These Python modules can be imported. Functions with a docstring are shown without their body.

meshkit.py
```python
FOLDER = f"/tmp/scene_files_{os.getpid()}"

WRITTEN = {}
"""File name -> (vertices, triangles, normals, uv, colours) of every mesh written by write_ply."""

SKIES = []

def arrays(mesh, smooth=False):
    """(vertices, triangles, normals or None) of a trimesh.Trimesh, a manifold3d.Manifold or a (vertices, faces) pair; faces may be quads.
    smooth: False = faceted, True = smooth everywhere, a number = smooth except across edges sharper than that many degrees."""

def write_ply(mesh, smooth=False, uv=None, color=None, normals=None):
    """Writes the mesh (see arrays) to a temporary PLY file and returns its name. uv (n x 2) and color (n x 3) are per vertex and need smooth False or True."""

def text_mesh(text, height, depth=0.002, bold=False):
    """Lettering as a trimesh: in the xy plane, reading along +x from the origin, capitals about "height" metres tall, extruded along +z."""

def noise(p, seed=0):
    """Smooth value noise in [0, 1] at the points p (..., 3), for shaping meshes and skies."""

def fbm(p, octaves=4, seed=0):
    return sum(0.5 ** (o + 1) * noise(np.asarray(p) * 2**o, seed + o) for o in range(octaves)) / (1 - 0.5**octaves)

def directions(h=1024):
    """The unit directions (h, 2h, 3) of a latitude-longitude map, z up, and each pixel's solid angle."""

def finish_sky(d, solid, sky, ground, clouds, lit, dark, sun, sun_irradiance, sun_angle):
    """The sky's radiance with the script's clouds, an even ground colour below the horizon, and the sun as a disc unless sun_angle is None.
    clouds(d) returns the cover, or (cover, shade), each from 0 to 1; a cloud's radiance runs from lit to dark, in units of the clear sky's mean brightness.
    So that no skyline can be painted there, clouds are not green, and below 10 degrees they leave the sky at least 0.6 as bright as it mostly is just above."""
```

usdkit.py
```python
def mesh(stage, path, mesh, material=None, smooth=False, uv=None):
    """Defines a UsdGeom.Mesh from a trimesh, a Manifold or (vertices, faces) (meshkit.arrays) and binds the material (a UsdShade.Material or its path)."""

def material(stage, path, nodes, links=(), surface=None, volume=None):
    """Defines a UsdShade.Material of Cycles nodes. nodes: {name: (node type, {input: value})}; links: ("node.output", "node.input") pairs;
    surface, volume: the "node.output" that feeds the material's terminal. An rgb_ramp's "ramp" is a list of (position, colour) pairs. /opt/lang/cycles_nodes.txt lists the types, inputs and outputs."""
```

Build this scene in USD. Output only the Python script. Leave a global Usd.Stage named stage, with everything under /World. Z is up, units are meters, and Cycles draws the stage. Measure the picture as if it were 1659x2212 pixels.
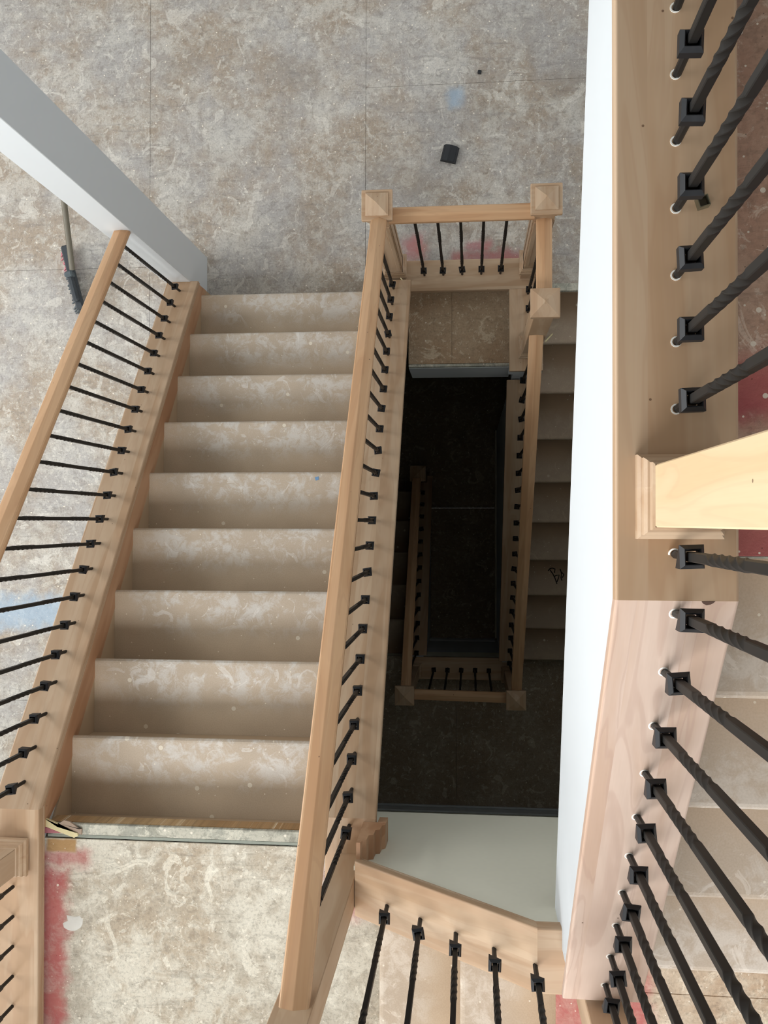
import math, random
import numpy as np, trimesh, usdkit
from shapely.geometry import Polygon
from shapely.ops import unary_union
from pxr import Usd, UsdGeom, UsdLux, UsdShade, Gf, Sdf

random.seed(7)
rng = np.random.default_rng(7)
stage = Usd.Stage.CreateInMemory()
UsdGeom.SetStageUpAxis(stage, UsdGeom.Tokens.z)
UsdGeom.SetStageMetersPerUnit(stage, 1.0)
UsdGeom.Xform.Define(stage, '/World')
UsdGeom.Scope.Define(stage, '/World/Looks')

# ------------------------------------------------------------------ camera
# The photographer holds the phone over the railing of the top floor and looks straight down the open well.
ZC = 7.839                                  # eye height above the lowest floor
def Rm(a, b, c):
    ca, sa, cb, sb, cc, sc = math.cos(a), math.sin(a), math.cos(b), math.sin(b), math.cos(c), math.sin(c)
    return (np.array([[1, 0, 0], [0, ca, -sa], [0, sa, ca]]) @ np.array([[cb, 0, sb], [0, 1, 0], [-sb, 0, cb]])
            @ np.array([[cc, -sc, 0], [sc, cc, 0], [0, 0, 1]]))
CM = Rm(0.0119, 0.0963, 0.0005)
cam = UsdGeom.Camera.Define(stage, '/World/camera')
cam.CreateHorizontalApertureAttr(36.0)
cam.CreateVerticalApertureAttr(48.0)
cam.CreateFocalLengthAttr(36.0 * 1912 / 1659)
cam.CreateClippingRangeAttr((0.02, 200.0))
m4 = np.eye(4); m4[:3, :3] = CM.T; m4[3, :3] = [0, 0, ZC]
cam.AddTransformOp().Set(Gf.Matrix4d(*m4.ravel().tolist()))
cam.CreateExposureAttr(-0.72)

# ------------------------------------------------------------------ daylight
# Overcast sky through the stair windows of the unseen outer walls.
dome = UsdLux.DomeLight.Define(stage, '/World/sky')
dome.CreateIntensityAttr(0.10); dome.CreateColorAttr(Gf.Vec3f(0.86, 0.93, 1.0))
def window_light(name, centre, w, h, normal, power, color):
    l = UsdLux.RectLight.Define(stage, '/World/' + name)
    l.CreateWidthAttr(w); l.CreateHeightAttr(h); l.CreateIntensityAttr(power); l.CreateColorAttr(Gf.Vec3f(*color))
    n = np.array(normal, float); n /= np.linalg.norm(n)
    up = np.array([0, 0, 1.0]) if abs(n[2]) < .9 else np.array([0, 1.0, 0])
    x = np.cross(up, -n); x /= np.linalg.norm(x); y = np.cross(-n, x)
    m = np.eye(4); m[0, :3] = x; m[1, :3] = y; m[2, :3] = -n; m[3, :3] = centre
    # a RectLight shines along its local -z
    l.AddTransformOp().Set(Gf.Matrix4d(*m.ravel().tolist()))
window_light('landing_window_light', (-0.9, -2.70, 7.75), 3.4, 2.1, (0, 1, 0), 15.0, (0.98, 0.99, 1.0))
window_light('side_window_light', (-5.50, 0.3, 7.6), 3.8, 2.6, (1, 0, 0), 11.5, (0.96, 0.985, 1.0))
window_light('lower_side_window_light', (-5.50, 0.3, 4.75), 3.8, 1.7, (1, 0, 0), 11.0, (1.0, 0.99, 0.97))
window_light('lower_near_window_light', (-3.3, -2.70, 4.75), 2.4, 1.6, (0, 1, 0), 10.0, (0.98, 0.99, 1.0))
window_light('lower_right_window_light', (3.06, 2.5, 4.75), 1.6, 1.5, (-1, 0, 0), 6.5, (0.98, 0.99, 1.0))

# ------------------------------------------------------------------ helpers
COUNT = {}
ORIGIN = {}
def numbered(parent, name):
    k = (parent, name); n = COUNT.get(k, 0); COUNT[k] = n + 1
    return f'{parent}/{name}' if n == 0 else f'{parent}/{name}_{n:03d}'
def tag(path, label=None, cat=None, group=None, kind=None):
    p = stage.GetPrimAtPath(path)
    for k, v in (('label', label), ('category', cat), ('group', group), ('kind', kind)):
        if v: p.SetCustomDataByKey(k, v)
def thing(name, loc, label, cat=None, group=None, kind=None):
    path = numbered('/World', name)
    x = UsdGeom.Xform.Define(stage, path); x.AddTranslateOp().Set(Gf.Vec3d(*map(float, loc)))
    ORIGIN[path] = np.array(loc, float)
    tag(path, label, cat, group, kind)
    return path
def obj(name, mesh, mat, parent='/World', smooth=False, label=None, uv=None):
    path = numbered(parent, name)
    o = ORIGIN.get(parent, np.zeros(3)); ORIGIN[path] = o
    v, f = np.asarray(mesh.vertices) - o, np.asarray(mesh.faces)
    usdkit.mesh(stage, path, (v, f), MAT[mat], smooth=smooth, uv=uv)
    if label: tag(path, label)
    return path
def cat_(*ms): return trimesh.util.concatenate([m for m in ms])
def raw(v, f):
    m = trimesh.Trimesh(np.asarray(v, float), np.asarray(f, int), process=False)
    return m
def box(x0, x1, y0, y1, z0, z1, c=0.0):
    if x0 > x1: x0, x1 = x1, x0
    if y0 > y1: y0, y1 = y1, y0
    if z0 > z1: z0, z1 = z1, z0
    if c <= 0:
        m = trimesh.creation.box((x1 - x0, y1 - y0, z1 - z0)); m.apply_translation(((x0 + x1) / 2, (y0 + y1) / 2, (z0 + z1) / 2)); return m
    P = []
    for a in (x0, x1):
        for b in (y0, y1):
            for d in (z0, z1):
                sa, sb, sd = (c if a == x0 else -c), (c if b == y0 else -c), (c if d == z0 else -c)
                P += [(a, b + sb, d + sd), (a + sa, b, d + sd), (a + sa, b + sb, d)]
    return trimesh.convex.convex_hull(np.array(P))
def sweep(profile, p0, p1):
    """A closed profile of (side, up) swept from p0 to p1 with plumb ends; side is horizontal, to the right of the run."""
    p0, p1 = np.array(p0, float), np.array(p1, float)
    d = p1 - p0; h = np.array([d[0], d[1], 0]); h /= np.linalg.norm(h)
    s = np.array([h[1], -h[0], 0]); pr = np.array(profile, float); n = len(pr)
    if Polygon(pr).exterior.is_ccw is False: pr = pr[::-1]
    ring = pr[:, :1] * s + pr[:, 1:] * np.array([0, 0, 1.0])
    V = np.vstack([p0 + ring, p1 + ring]); F = []
    for i in range(n):
        j = (i + 1) % n; F += [(i, n + j, n + i), (i, j, n + j)]
    _, tri = trimesh.creation.triangulate_polygon(Polygon(pr), engine='earcut')
    vv, _ = trimesh.creation.triangulate_polygon(Polygon(pr), engine='earcut')
    idx = [int(np.argmin(((pr - q) ** 2).sum(1))) for q in vv]
    for a, b, c in tri: F += [(idx[a], idx[c], idx[b]), (n + idx[a], n + idx[b], n + idx[c])]
    m = raw(V, F); m.fix_normals(); return m
def prism_yz(poly, x0, x1):
    """Polygon in (y, z) extruded along x."""
    m = trimesh.creation.extrude_polygon(Polygon(poly), x1 - x0, engine='earcut')
    v = m.vertices.copy(); m.vertices = np.stack([v[:, 2] + x0, v[:, 0], v[:, 1]], 1); m.fix_normals(); return m
def prism_xz(poly, y0, y1):
    m = trimesh.creation.extrude_polygon(Polygon(poly), y1 - y0, engine='earcut')
    v = m.vertices.copy(); m.vertices = np.stack([v[:, 0], v[:, 2] + y0, v[:, 1]], 1); m.fix_normals(); return m
def loft(rings, closed=False):
    """Rings of equal length joined in order; closed joins the last to the first."""
    n = len(rings[0]); V = np.vstack(rings); F = []
    k = len(rings); R = range(k if closed else k - 1)
    for r in R:
        a, b = r * n, ((r + 1) % k) * n
        for i in range(n):
            j = (i + 1) % n; F += [(a + i, a + j, b + i), (a + j, b + j, b + i)]
    if not closed:
        for base, flip in ((0, True), ((k - 1) * n, False)):
            for i in range(1, n - 1):
                F.append((base, base + i + 1, base + i) if flip else (base, base + i, base + i + 1))
    m = raw(V, F); m.fix_normals(); return m
def tube(points, r, n=10):
    P = np.array(points, float); rings = []
    for i, p in enumerate(P):
        t = P[min(i + 1, len(P) - 1)] - P[max(i - 1, 0)]; t /= np.linalg.norm(t)
        a = np.cross(t, [0, 0, 1.0]) if abs(t[2]) < .9 else np.cross(t, [1.0, 0, 0]); a /= np.linalg.norm(a); b = np.cross(t, a)
        rings.append([p + r * (math.cos(2 * math.pi * k / n) * a + math.sin(2 * math.pi * k / n) * b) for k in range(n)])
    return loft([np.array(q) for q in rings])

# ------------------------------------------------------------------ materials
def lin(r, g, b): return tuple(((c / 255 + 0.055) / 1.055) ** 2.4 if c / 255 > 0.04045 else c / 255 / 12.92 for c in (r, g, b))
MAT = {}
class G:
    """A small builder of node graphs."""
    dims = None
    def __init__(s): s.n, s.l, s.k = {}, [], 0
    def add(s, kind, **inp):
        s.k += 1; name = f'n{s.k}'; given = {}
        for a, b in inp.items():
            if isinstance(b, str) and '.' in b: s.l.append((b, f'{name}.{a}'))
            else: given[a] = b
        s.n[name] = (kind, given); return name
    def math(s, t, a, b=0.0, clamp=False): return s.add('math', math_type=t, value1=a, value2=b, use_clamp=clamp) + '.value'
    def noise(s, vec, scale, detail=4.0, rough=0.55, dist=0.0, dims='3D'): return s.add('noise_texture', dimensions=s.dims or dims, vector=vec, scale=float(scale), detail=float(detail), roughness=float(rough), distortion=float(dist)) + '.fac'
    def ramp(s, fac, stops): return s.add('rgb_ramp', fac=fac, ramp=stops) + '.color'
    def step(s, v, a, b): return s.add('map_range', range_type='smoothstep', value=v, from_min=float(a), from_max=float(b), to_min=0.0, to_max=1.0, clamp=True) + '.result'
    def mix(s, fac, a, b, t='mix'): return s.add('mix_color', blend_type=t, fac=fac, a=a, b=b) + '.result'
    def pos(s): return s.add('geometry') + '.position'
    def scaled(s, vec, sc, off=(0, 0, 0)): return s.add('mapping', mapping_type='point', vector=vec, scale=sc, location=off) + '.vector'
    def dot(s, vec, d): return s.add('vector_math', math_type='dot_product', vector1=vec, vector2=tuple(map(float, d))) + '.value'
    def xyz(s, x, y, z): return s.add('combine_xyz', x=x, y=y, z=z) + '.vector'
    def done(s, name, color, rough=0.6, height=None, bump=0.2, dist=0.003, spec=0.3, metallic=0.0):
        inp = dict(base_color=color, roughness=rough, specular_ior_level=spec, metallic=metallic)
        if height: inp['normal'] = s.add('bump', height=height, strength=float(bump), distance=float(dist)) + '.normal'
        p = s.add('principled_bsdf', **inp)
        MAT[name] = usdkit.material(stage, '/World/Looks/' + name, s.n, s.l, surface=p + '.BSDF')

S = 0.19 / 0.249                      # rise over run
def wood(name, along, light=(190, 166, 139), dark=(176, 147, 117), stave=0.060, seed=0.0, amt=1.0, ringamt=.12, ringcol=(160, 122, 94)):
    g = G(); p = g.pos(); a = np.array(along, float); a /= np.linalg.norm(a)
    b = np.cross([0, 0, 1.0], a) if abs(a[2]) < .95 else np.array([1.0, 0, 0])
    b /= np.linalg.norm(b); c = np.cross(a, b)
    u, v, w = g.dot(p, a), g.dot(p, b), g.dot(p, c)
    st = g.math('floor', g.math('divide', g.math('add', v, 0.011 + seed), stave))
    st2 = g.math('floor', g.math('divide', g.math('add', w, 0.017), stave * 1.3))
    wn = g.add('white_noise_texture', dimensions='2D', vector=g.xyz(st, st2, 0.0)) + '.value'
    u2 = g.math('add', u, g.math('multiply', wn, 7.0))
    big = g.noise(g.xyz(g.math('multiply', u2, 1.6), g.math('multiply', v, 13.0), g.math('multiply', w, 13.0)), 1.0, 2, .5, .8)
    rings = g.math('multiply', g.math('add', g.math('sine', g.math('multiply', big, 46.0)), 1.0), 0.5)
    fine = g.noise(g.xyz(g.math('multiply', u2, 9.0), g.math('multiply', v, 260.0), g.math('multiply', w, 260.0)), 1.0, 2, .6)
    col = g.mix(g.math('multiply', g.step(big, .38, .66), amt), lin(*light), lin(*dark))
    col = g.mix(g.math('multiply', g.math('multiply', g.step(rings, .72, 1.0), ringamt), amt), col, lin(*ringcol))
    col = g.mix(g.math('multiply', fine, 0.14), col, lin(160, 118, 84))
    tint = g.ramp(wn, [(0, (0.95, 0.93, 0.92)), (.5, (1, .99, .98)), (1, (1.0, 0.965, 0.945))])
    col = g.mix(1.0, col, tint, 'multiply')
    vo = g.add('voronoi_texture', dimensions='2D', vector=g.xyz(u2, g.math('add', v, w), 0.0), scale=9.0, feature='f1')
    spots = g.math('add', vo + '.distance', g.math('multiply', g.step(g.add('separate_xyz', vector=vo + '.color') + '.x', .25, .27), 1.0))
    col = g.mix(g.math('multiply', g.math('less_than', spots, 0.017), 0.75), col, lin(84, 56, 38))
    g.done(name, col, rough=0.5, spec=.35)
wood('wood_x', (1, 0, 0)); wood('wood_y', (0, 1, 0)); wood('wood_z', (0, 0, 1), stave=.2)
wood('wood_up_minus_y', (0, -1, S)); wood('wood_up_plus_y', (0, 1, S)); wood('wood_up_plus_x', (1, 0, S))
wood('wood_pale_slope', (0, 1, S), light=(202, 181, 166), dark=(186, 157, 136), stave=.075, amt=.8, ringamt=.34, ringcol=(168, 138, 124))
RL, RD = (206, 168, 130), (192, 150, 111)
wood('rail_x', (1, 0, 0), RL, RD, .033); wood('rail_y', (0, 1, 0), RL, RD, .033); wood('rail_up_minus_y', (0, -1, S), RL, RD, .033); wood('rail_up_plus_y', (0, 1, S), RL, RD, .033)
wood('rail_up_plus_x', (1, 0, S), RL, RD, .033)
wood('newel_pale', (0, 0, 1), (216, 193, 158), (206, 178, 138), .3, amt=.7)
wood('skirt_wood', (0, -1, S), (186, 148, 116), (166, 124, 92), .12)

def red_mask(g, p, boxes, nz):
    sx = g.add('separate_xyz', vector=p); tot = None
    for (x0, x1, y0, y1, soft) in boxes:
        x = g.math('add', sx + '.x', g.math('multiply', g.math('subtract', nz, .5), soft * 2.2)); y = g.math('add', sx + '.y', g.math('multiply', g.math('subtract', nz, .5), soft * 2.2))
        m = g.math('multiply', g.math('multiply', g.step(x, x0 - soft, x0 + soft), g.math('subtract', 1.0, g.step(x, x1 - soft, x1 + soft))),
                   g.math('multiply', g.step(y, y0 - soft, y0 + soft), g.math('subtract', 1.0, g.step(y, y1 - soft, y1 + soft))))
        tot = m if tot is None else g.math('maximum', tot, m)
    return tot
def subfloor(name, brown, grey, pale, pale_at=(.5, .66), off=0.0, red=(), blue=(), amount=.85, redcol=(170, 78, 84), bare=()):
    """Strand-board sheet with trodden drywall mud, paint specks and floor paint."""
    g = G(); g.dims = '2D'; p = g.pos(); q = g.scaled(p, (1, 1, .2), (off, off * .7, 0))
    strands = g.noise(g.scaled(q, (22, 60, 10)), 1.0, 3, .6, 1.2)
    strands2 = g.noise(g.scaled(q, (64, 24, 10)), 1.0, 3, .6, 1.0)
    base = g.mix(g.step(g.noise(q, 2.1, 4, .65), .34, .66), lin(*brown), lin(*grey))
    base = g.mix(g.math('multiply', g.step(strands, .50, .70), .22), base, lin(*[c * .78 for c in brown]))
    base = g.mix(g.math('multiply', g.step(strands2, .52, .72), .22), base, lin(*[min(255, c * 1.14) for c in grey]))
    mud = g.math('multiply', g.step(g.math('add', g.math('multiply', g.noise(q, 3.4, 6, .72, .3), .55), g.math('multiply', g.noise(g.scaled(q, (1, 1, 1), (2.7, 5.1, 0)), 15, 5, .75, .5), .45)), *pale_at), amount)
    base = g.mix(g.math('multiply', mud, .8), base, lin(*pale))
    chips = g.step(g.noise(g.scaled(q, (1, 1, 1), (4.1, 2.2, 0)), 27, 5, .75, .4), .58, .64)
    base = g.mix(g.math('multiply', chips, .52), base, lin(*[min(255, c * 1.05) for c in pale]))
    grime = g.step(g.noise(g.scaled(q, (1, 1, 1), (9.1, 3.2, 0)), 24, 5, .75), .53, .68)
    base = g.mix(g.math('multiply', grime, .34), base, lin(*[c * .66 for c in brown]))
    stain = g.step(g.noise(g.scaled(q, (1, 1, 1), (1.1, 7.2, 0)), 1.3, 4, .65), .55, .74)
    base = g.mix(g.math('multiply', stain, .34), base, lin(*[c * .80 for c in brown]))
    blob = g.step(g.noise(g.scaled(q, (1, 1, 1), (13.3, 8.8, 0)), 7.5, 6, .62, .8), .625, .645)
    base = g.mix(g.math('multiply', blob, .42), base, lin(*[min(255, c * 1.09) for c in pale]))
    scuff = g.step(g.noise(g.scaled(q, (5, 34, 5), (3.1, 4.4, 0)), 1.0, 5, .7, .9), .58, .68)
    base = g.mix(g.math('multiply', scuff, .30), base, lin(*[c * .70 for c in grey]))
    grit = g.noise(g.scaled(q, (1, 1, 1), (6.1, .4, 0)), 95, 3, .7)
    base = g.mix(g.math('multiply', g.step(grit, .46, .72), .34), base, lin(*[c * .70 for c in grey]))
    edge = g.noise(q, 16, 4, .65)
    if red: base = g.mix(g.math('multiply', g.math('multiply', red_mask(g, p, red, edge), .92), g.math('subtract', 1.0, g.math('multiply', mud, .35))), base, g.mix(g.noise(q, 9, 4), lin(*redcol), lin(186, 112, 104)))
    if blue: base = g.mix(g.math('multiply', red_mask(g, p, blue, edge), .7), base, lin(150, 172, 192))
    if bare: base = g.mix(red_mask(g, p, bare, edge), base, g.mix(strands, lin(188, 156, 112), lin(160, 124, 84)))
    for sc, th, sd in ((11.0, .045, 0.3), (30.0, .05, 2.3)):
        vo = g.add('voronoi_texture', dimensions='2D', vector=g.scaled(q, (1, 1, 1), (sd, sd, 0)), scale=sc, feature='f1')
        hit = g.math('multiply', g.math('less_than', vo + '.distance', th), g.step(g.add('separate_xyz', vector=vo + '.color') + '.x', .70, .72))
        base = g.mix(g.math('multiply', hit, .8), base, lin(232, 224, 208))
    dk = g.add('voronoi_texture', dimensions='2D', vector=g.scaled(q, (1, 1, 1), (5.3, 1.3, 0)), scale=21.0, feature='f1')
    base = g.mix(g.math('multiply', g.math('less_than', dk + '.distance', .022), .6), base, lin(60, 50, 44))
    g.done(name, base, rough=.85, height=g.noise(q, 40, 4, .75), bump=.35, dist=.004, spec=.15)
subfloor('subfloor_main', (164, 150, 134), (170, 166, 162), (202, 198, 189), (.44, .62), 0.0,
         red=((-.10, .28, 1.38, 1.47, .03), (-.02, .12, 1.47, 1.52, .02), (-.36, -.24, 1.43, 1.56, .04)), redcol=(172, 138, 142), amount=.8,
         blue=((-2.9, -2.27, -.60, -.42, .06), (-.12, -.04, 2.26, 2.36, .03)))
subfloor('subfloor_patch', (168, 140, 112), (178, 156, 130), (206, 192, 168), (.6, .7), 3.0, amount=.6)
subfloor('subfloor_landing', (178, 163, 142), (186, 178, 162), (220, 215, 200), (.42, .60), 5.0,
         red=((-1.46, -1.36, -2.3, -1.17, .03), (-1.46, -1.28, -1.17, -1.108, .025), (-.46, -.34, -1.3, -1.12, .05)), bare=((-1.43, -1.325, -1.118, -1.076, .006),), amount=.9)
subfloor('subfloor_corner', (186, 160, 134), (196, 178, 156), (222, 210, 190), (.46, .64), 8.0,
         red=((.20, .33, -2.0, -1.0, .02), (.37, .46, -1.5, -1.14, .03)))
subfloor('subfloor_top', (182, 146, 126), (188, 160, 140), (212, 196, 180), (.56, .72), 11.0,
         red=((.30, .60, .15, .25, .03), (.3, .9, -.054, .012, .004)), amount=.5, redcol=(150, 66, 78))
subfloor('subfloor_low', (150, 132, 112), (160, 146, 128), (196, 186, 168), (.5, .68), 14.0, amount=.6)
subfloor('rough_edge', (170, 134, 94), (188, 158, 118), (210, 190, 158), (.6, .75), 17.0, amount=.4)
subfloor('cement_strip', (158, 156, 142), (168, 168, 156), (206, 202, 186), (.47, .55), 19.0, amount=.9)

def tread_material(name, axis, origin, run, sign, clean=(194, 175, 151), dusty=(208, 204, 197), lat=None):
    """Fibre-board tread: bare tan towards the back corner, trodden chalky dust towards the nosing and the middle of the stair."""
    g = G(); g.dims = '2D'; p = g.pos(); uv = g.add('separate_xyz', vector=g.add('attribute', attribute='st') + '.vector')
    t = uv + '.x'                                     # 0 at the back corner, 1 at the nosing
    front = g.step(t, .22, .74)
    big = g.noise(p, 6.5, 6, .7, .3); mid = g.noise(g.scaled(p, (1, 1, 1), (3.3, 0, 0)), 21, 5, .74, .5)
    if lat:
        l = g.math('subtract', g.math('multiply', uv + '.y', 2.0), 1.0)
        front = g.math('multiply', front, g.math('subtract', 1.0, g.step(g.math('absolute', l), .55, 1.1)))
    dust = g.math('multiply', front, g.step(g.math('add', g.math('multiply', big, .55), g.math('multiply', mid, .45)), .455, .60))
    base = g.mix(g.step(g.noise(p, 3.0, 4), .35, .65), lin(*clean), lin(*[c * .95 for c in clean]))
    base = g.mix(g.math('multiply', front, .40), base, lin(182, 172, 160))
    base = g.mix(g.math('multiply', dust, .78), base, lin(*dusty))
    fl = g.step(g.noise(p, 230, 2, .5), .30, .75); base = g.mix(g.math('multiply', fl, .10), base, lin(120, 96, 72))
    blob = g.step(g.noise(g.scaled(p, (1, 1, 1), (8.3, 2.8, 0)), 11, 6, .64, .8), .64, .66)
    base = g.mix(g.math('multiply', g.math('multiply', blob, front), .5), base, lin(*[min(255, c * 1.06) for c in dusty]))
    for sc, th, sd in ((6.0, .05, .7), (17.0, .045, 1.9)):
        vo = g.add('voronoi_texture', dimensions='2D', vector=g.scaled(p, (1, 1, 1), (sd, sd, 0)), scale=sc, feature='f1')
        hit = g.math('multiply', g.math('less_than', vo + '.distance', th), g.step(g.add('separate_xyz', vector=vo + '.color') + '.x', .74, .76))
        base = g.mix(g.math('multiply', hit, .75), base, lin(226, 218, 200))
    g.done(name, base, rough=.7, spec=.25)

def plain(name, rgb, rough=.6, spec=.4, vary=.06, scale=30., metallic=0.0, bump=0.0):
    g = G(); p = g.pos(); n = g.noise(p, scale, 2, .6)
    c = g.mix(g.math('multiply', n, vary * 2), lin(*rgb), lin(*[x * .75 for x in rgb]))
    g.done(name, c, rough, n if bump else None, bump, .002, spec, metallic)
plain('drywall', (203, 207, 209), .75, .2, .02, 12, bump=.05)
plain('drywall_grey', (226, 223, 206), .75, .2, .05, 60, bump=.1)
plain('black_iron', (21, 20, 19), .5, .3, .1, 120)
plain('black_collar', (20, 22, 26), .48, .35, .1, 120)
plain('caulk', (240, 238, 230), .6)
plain('plaster_white', (218, 216, 208), .8, .15, .12, 60)
plain('riser_board', (182, 158, 130), .7, .25)
plain('black_plastic', (36, 38, 42), .5, .4)
plain('grey_plastic', (56, 61, 66), .5, .4, .2, 40)
plain('pipe', (104, 98, 84), .4, .4, .15, 60)
plain('bristle_pink', (178, 112, 120), .7)
plain('bristle_grey', (90, 98, 102), .7, .2, .2, 90)
plain('brass', (142, 138, 116), .35, .5, .15, 200, .8)
plain('shim_wood', (226, 214, 168), .7, .2, .1, 60)
plain('board_scrap', (172, 152, 134), .8, .2, .1, 60)
plain('blue_tape', (110, 150, 190), .6)
plain('marker', (38, 32, 28), .7, .2)
plain('green_board', (150, 155, 144), .8, .2, .2, 60)
plain('knot', (84, 58, 44), .6, .3, .3, 300)
plain('dark_gap', (40, 40, 38), .9, .1)
plain('ceiling_paint', (128, 124, 116), .9, .1)

# ------------------------------------------------------------------ levels (depth below the eye)
R = 0.19
F3, L2, L1, F2, LP, F1 = ZC - 1.379, ZC - 2.329, ZC - 2.899, ZC - 4.799, ZC - 6.699, 0.0
CAP = 0.10                            # top of a level curb cap above its floor
HC = 0.142                            # top of a sloped cap above the nosing line
HR = 0.97                             # top of a handrail above the nosing line
def zC(y): return F2 + R + S * (1.2182 - y)            # nosing lines of the flights
def zA(y): return F3 + S * (y + .0532)
def zB(x): return L2 + S * (x - .2231)
def zD(y): return F2 + S * (y - 1.245)
SE = R / .2567
def zE(y): return LP + SE * (-1.012 - y)

# ------------------------------------------------------------------ room shell
def struct(name, mesh, mat, label, category='wall'):
    p = obj(name, mesh, mat); tag(p, label, category, kind='structure'); return p
# subfloor sheets of the main floor, 4 ft wide, each a panel of its own
fl = thing('floor', (0, 0, F2), 'main storey subfloor of mud-spattered strand-board sheets around the stair opening', 'floor', kind='structure')
hole = unary_union([Polygon([(-1.56, 1.215), (1.34, 1.215), (1.34, -2.2), (-1.56, -2.2)]), Polygon([(-.331, 1.2), (.222, 1.2), (.222, 1.27), (-.331, 1.27)]), Polygon([(.38, 1.2), (1.34, 1.2), (1.34, 1.284), (.38, 1.284)])])
patch_poly = Polygon([(-.318, .848), (.222, .848), (.222, 1.33), (-.318, 1.33)])
xs = [-5.443, -4.224, -3.005, -1.787, -.568, .651, 1.87, 3.1]
offs = [1.43, 2.386, 1.43, .9, 2.386, 1.0, 2.386]
for i in range(7):
    ys = [-2.62] + [y for y in np.arange(offs[i] - 2.438 * 3, 6, 2.438) if -2.5 < y < 4.15] + [4.2]
    for a, b in zip(ys[:-1], ys[1:]):
        sheet = Polygon([(xs[i] + .0008, a + .0008), (xs[i + 1] - .0008, a + .0008), (xs[i + 1] - .0008, b - .0008), (xs[i] + .0008, b - .0008)]).difference(hole)
        for s_ in getattr(sheet, 'geoms', [sheet]):
            if s_.area > .002:
                mm = trimesh.creation.extrude_polygon(s_, .019, engine='earcut'); mm.apply_translation((0, 0, F2 - .019))
                obj('subfloor_sheet', mm, 'subfloor_main', fl)
joist = trimesh.creation.extrude_polygon(Polygon([(-5.44, -2.62), (3.1, -2.62), (3.1, 4.2), (-5.44, 4.2)]).difference(hole.buffer(.002)), .28, engine='earcut'); joist.apply_translation((0, 0, F2 - .3001))
obj('floor_structure', joist, 'dark_gap', fl)
obj('nosing_strip', box(-1.455, -.45, 1.200, 1.2148, F2 - .04, F2 - .001, .002), 'rough_edge', fl)
obj('nosing_strip', box(.385, 1.335, 1.243, 1.2835, F2 - .03, F2 + .0015, .002), 'cement_strip', fl, label='pale strip along the head of the lower flight')
ledge = thing('floor', (0, 1.0, F2), 'bare brown strand-board ledge inside the guard between the two low walls', 'floor', kind='structure')
for x0, x1 in ((-.331, -.0965), (-.0955, .222)):
    obj('subfloor_sheet', box(x0, x1, .862, 1.268, F2 - .019, F2, .001), 'subfloor_patch', ledge)
obj('edge_strip', box(-.331, .222, .846, .8615, F2 - .03, F2 - .002, .002), 'cement_strip', ledge, label='crumbly pale edge strip of the ledge')
obj('ledge_structure', box(-.331, .222, .86, 1.30, F2 - .33, F2 - .02), 'drywall_grey', ledge)
obj('fascia', box(-.331, .222, .842, .8595, F2 - .345, F2 - .028), 'drywall', ledge, label='grey-white drywall edge below the ledge')
# upper floor
up = thing('floor', (1.5, 1, F3), 'top storey subfloor with red paint along its edge behind the near low wall', 'floor', kind='structure')
for y0, y1 in ((-.05, 1.168), (1.170, 2.388), (2.39, 4.2)):
    obj('subfloor_sheet', box(.36, 3.1, y0, y1, F3 - .019, F3, .001), 'subfloor_top', up)
obj('floor_structure', box(.26, 3.1, -.02, 4.2, F3 - .30, F3 - .0195), 'drywall', up)
obj('nosing_board', box(.38, 1.33, -.0535, -.0505, F3 - .03, F3 - .0005), 'cement_strip', up)
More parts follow.
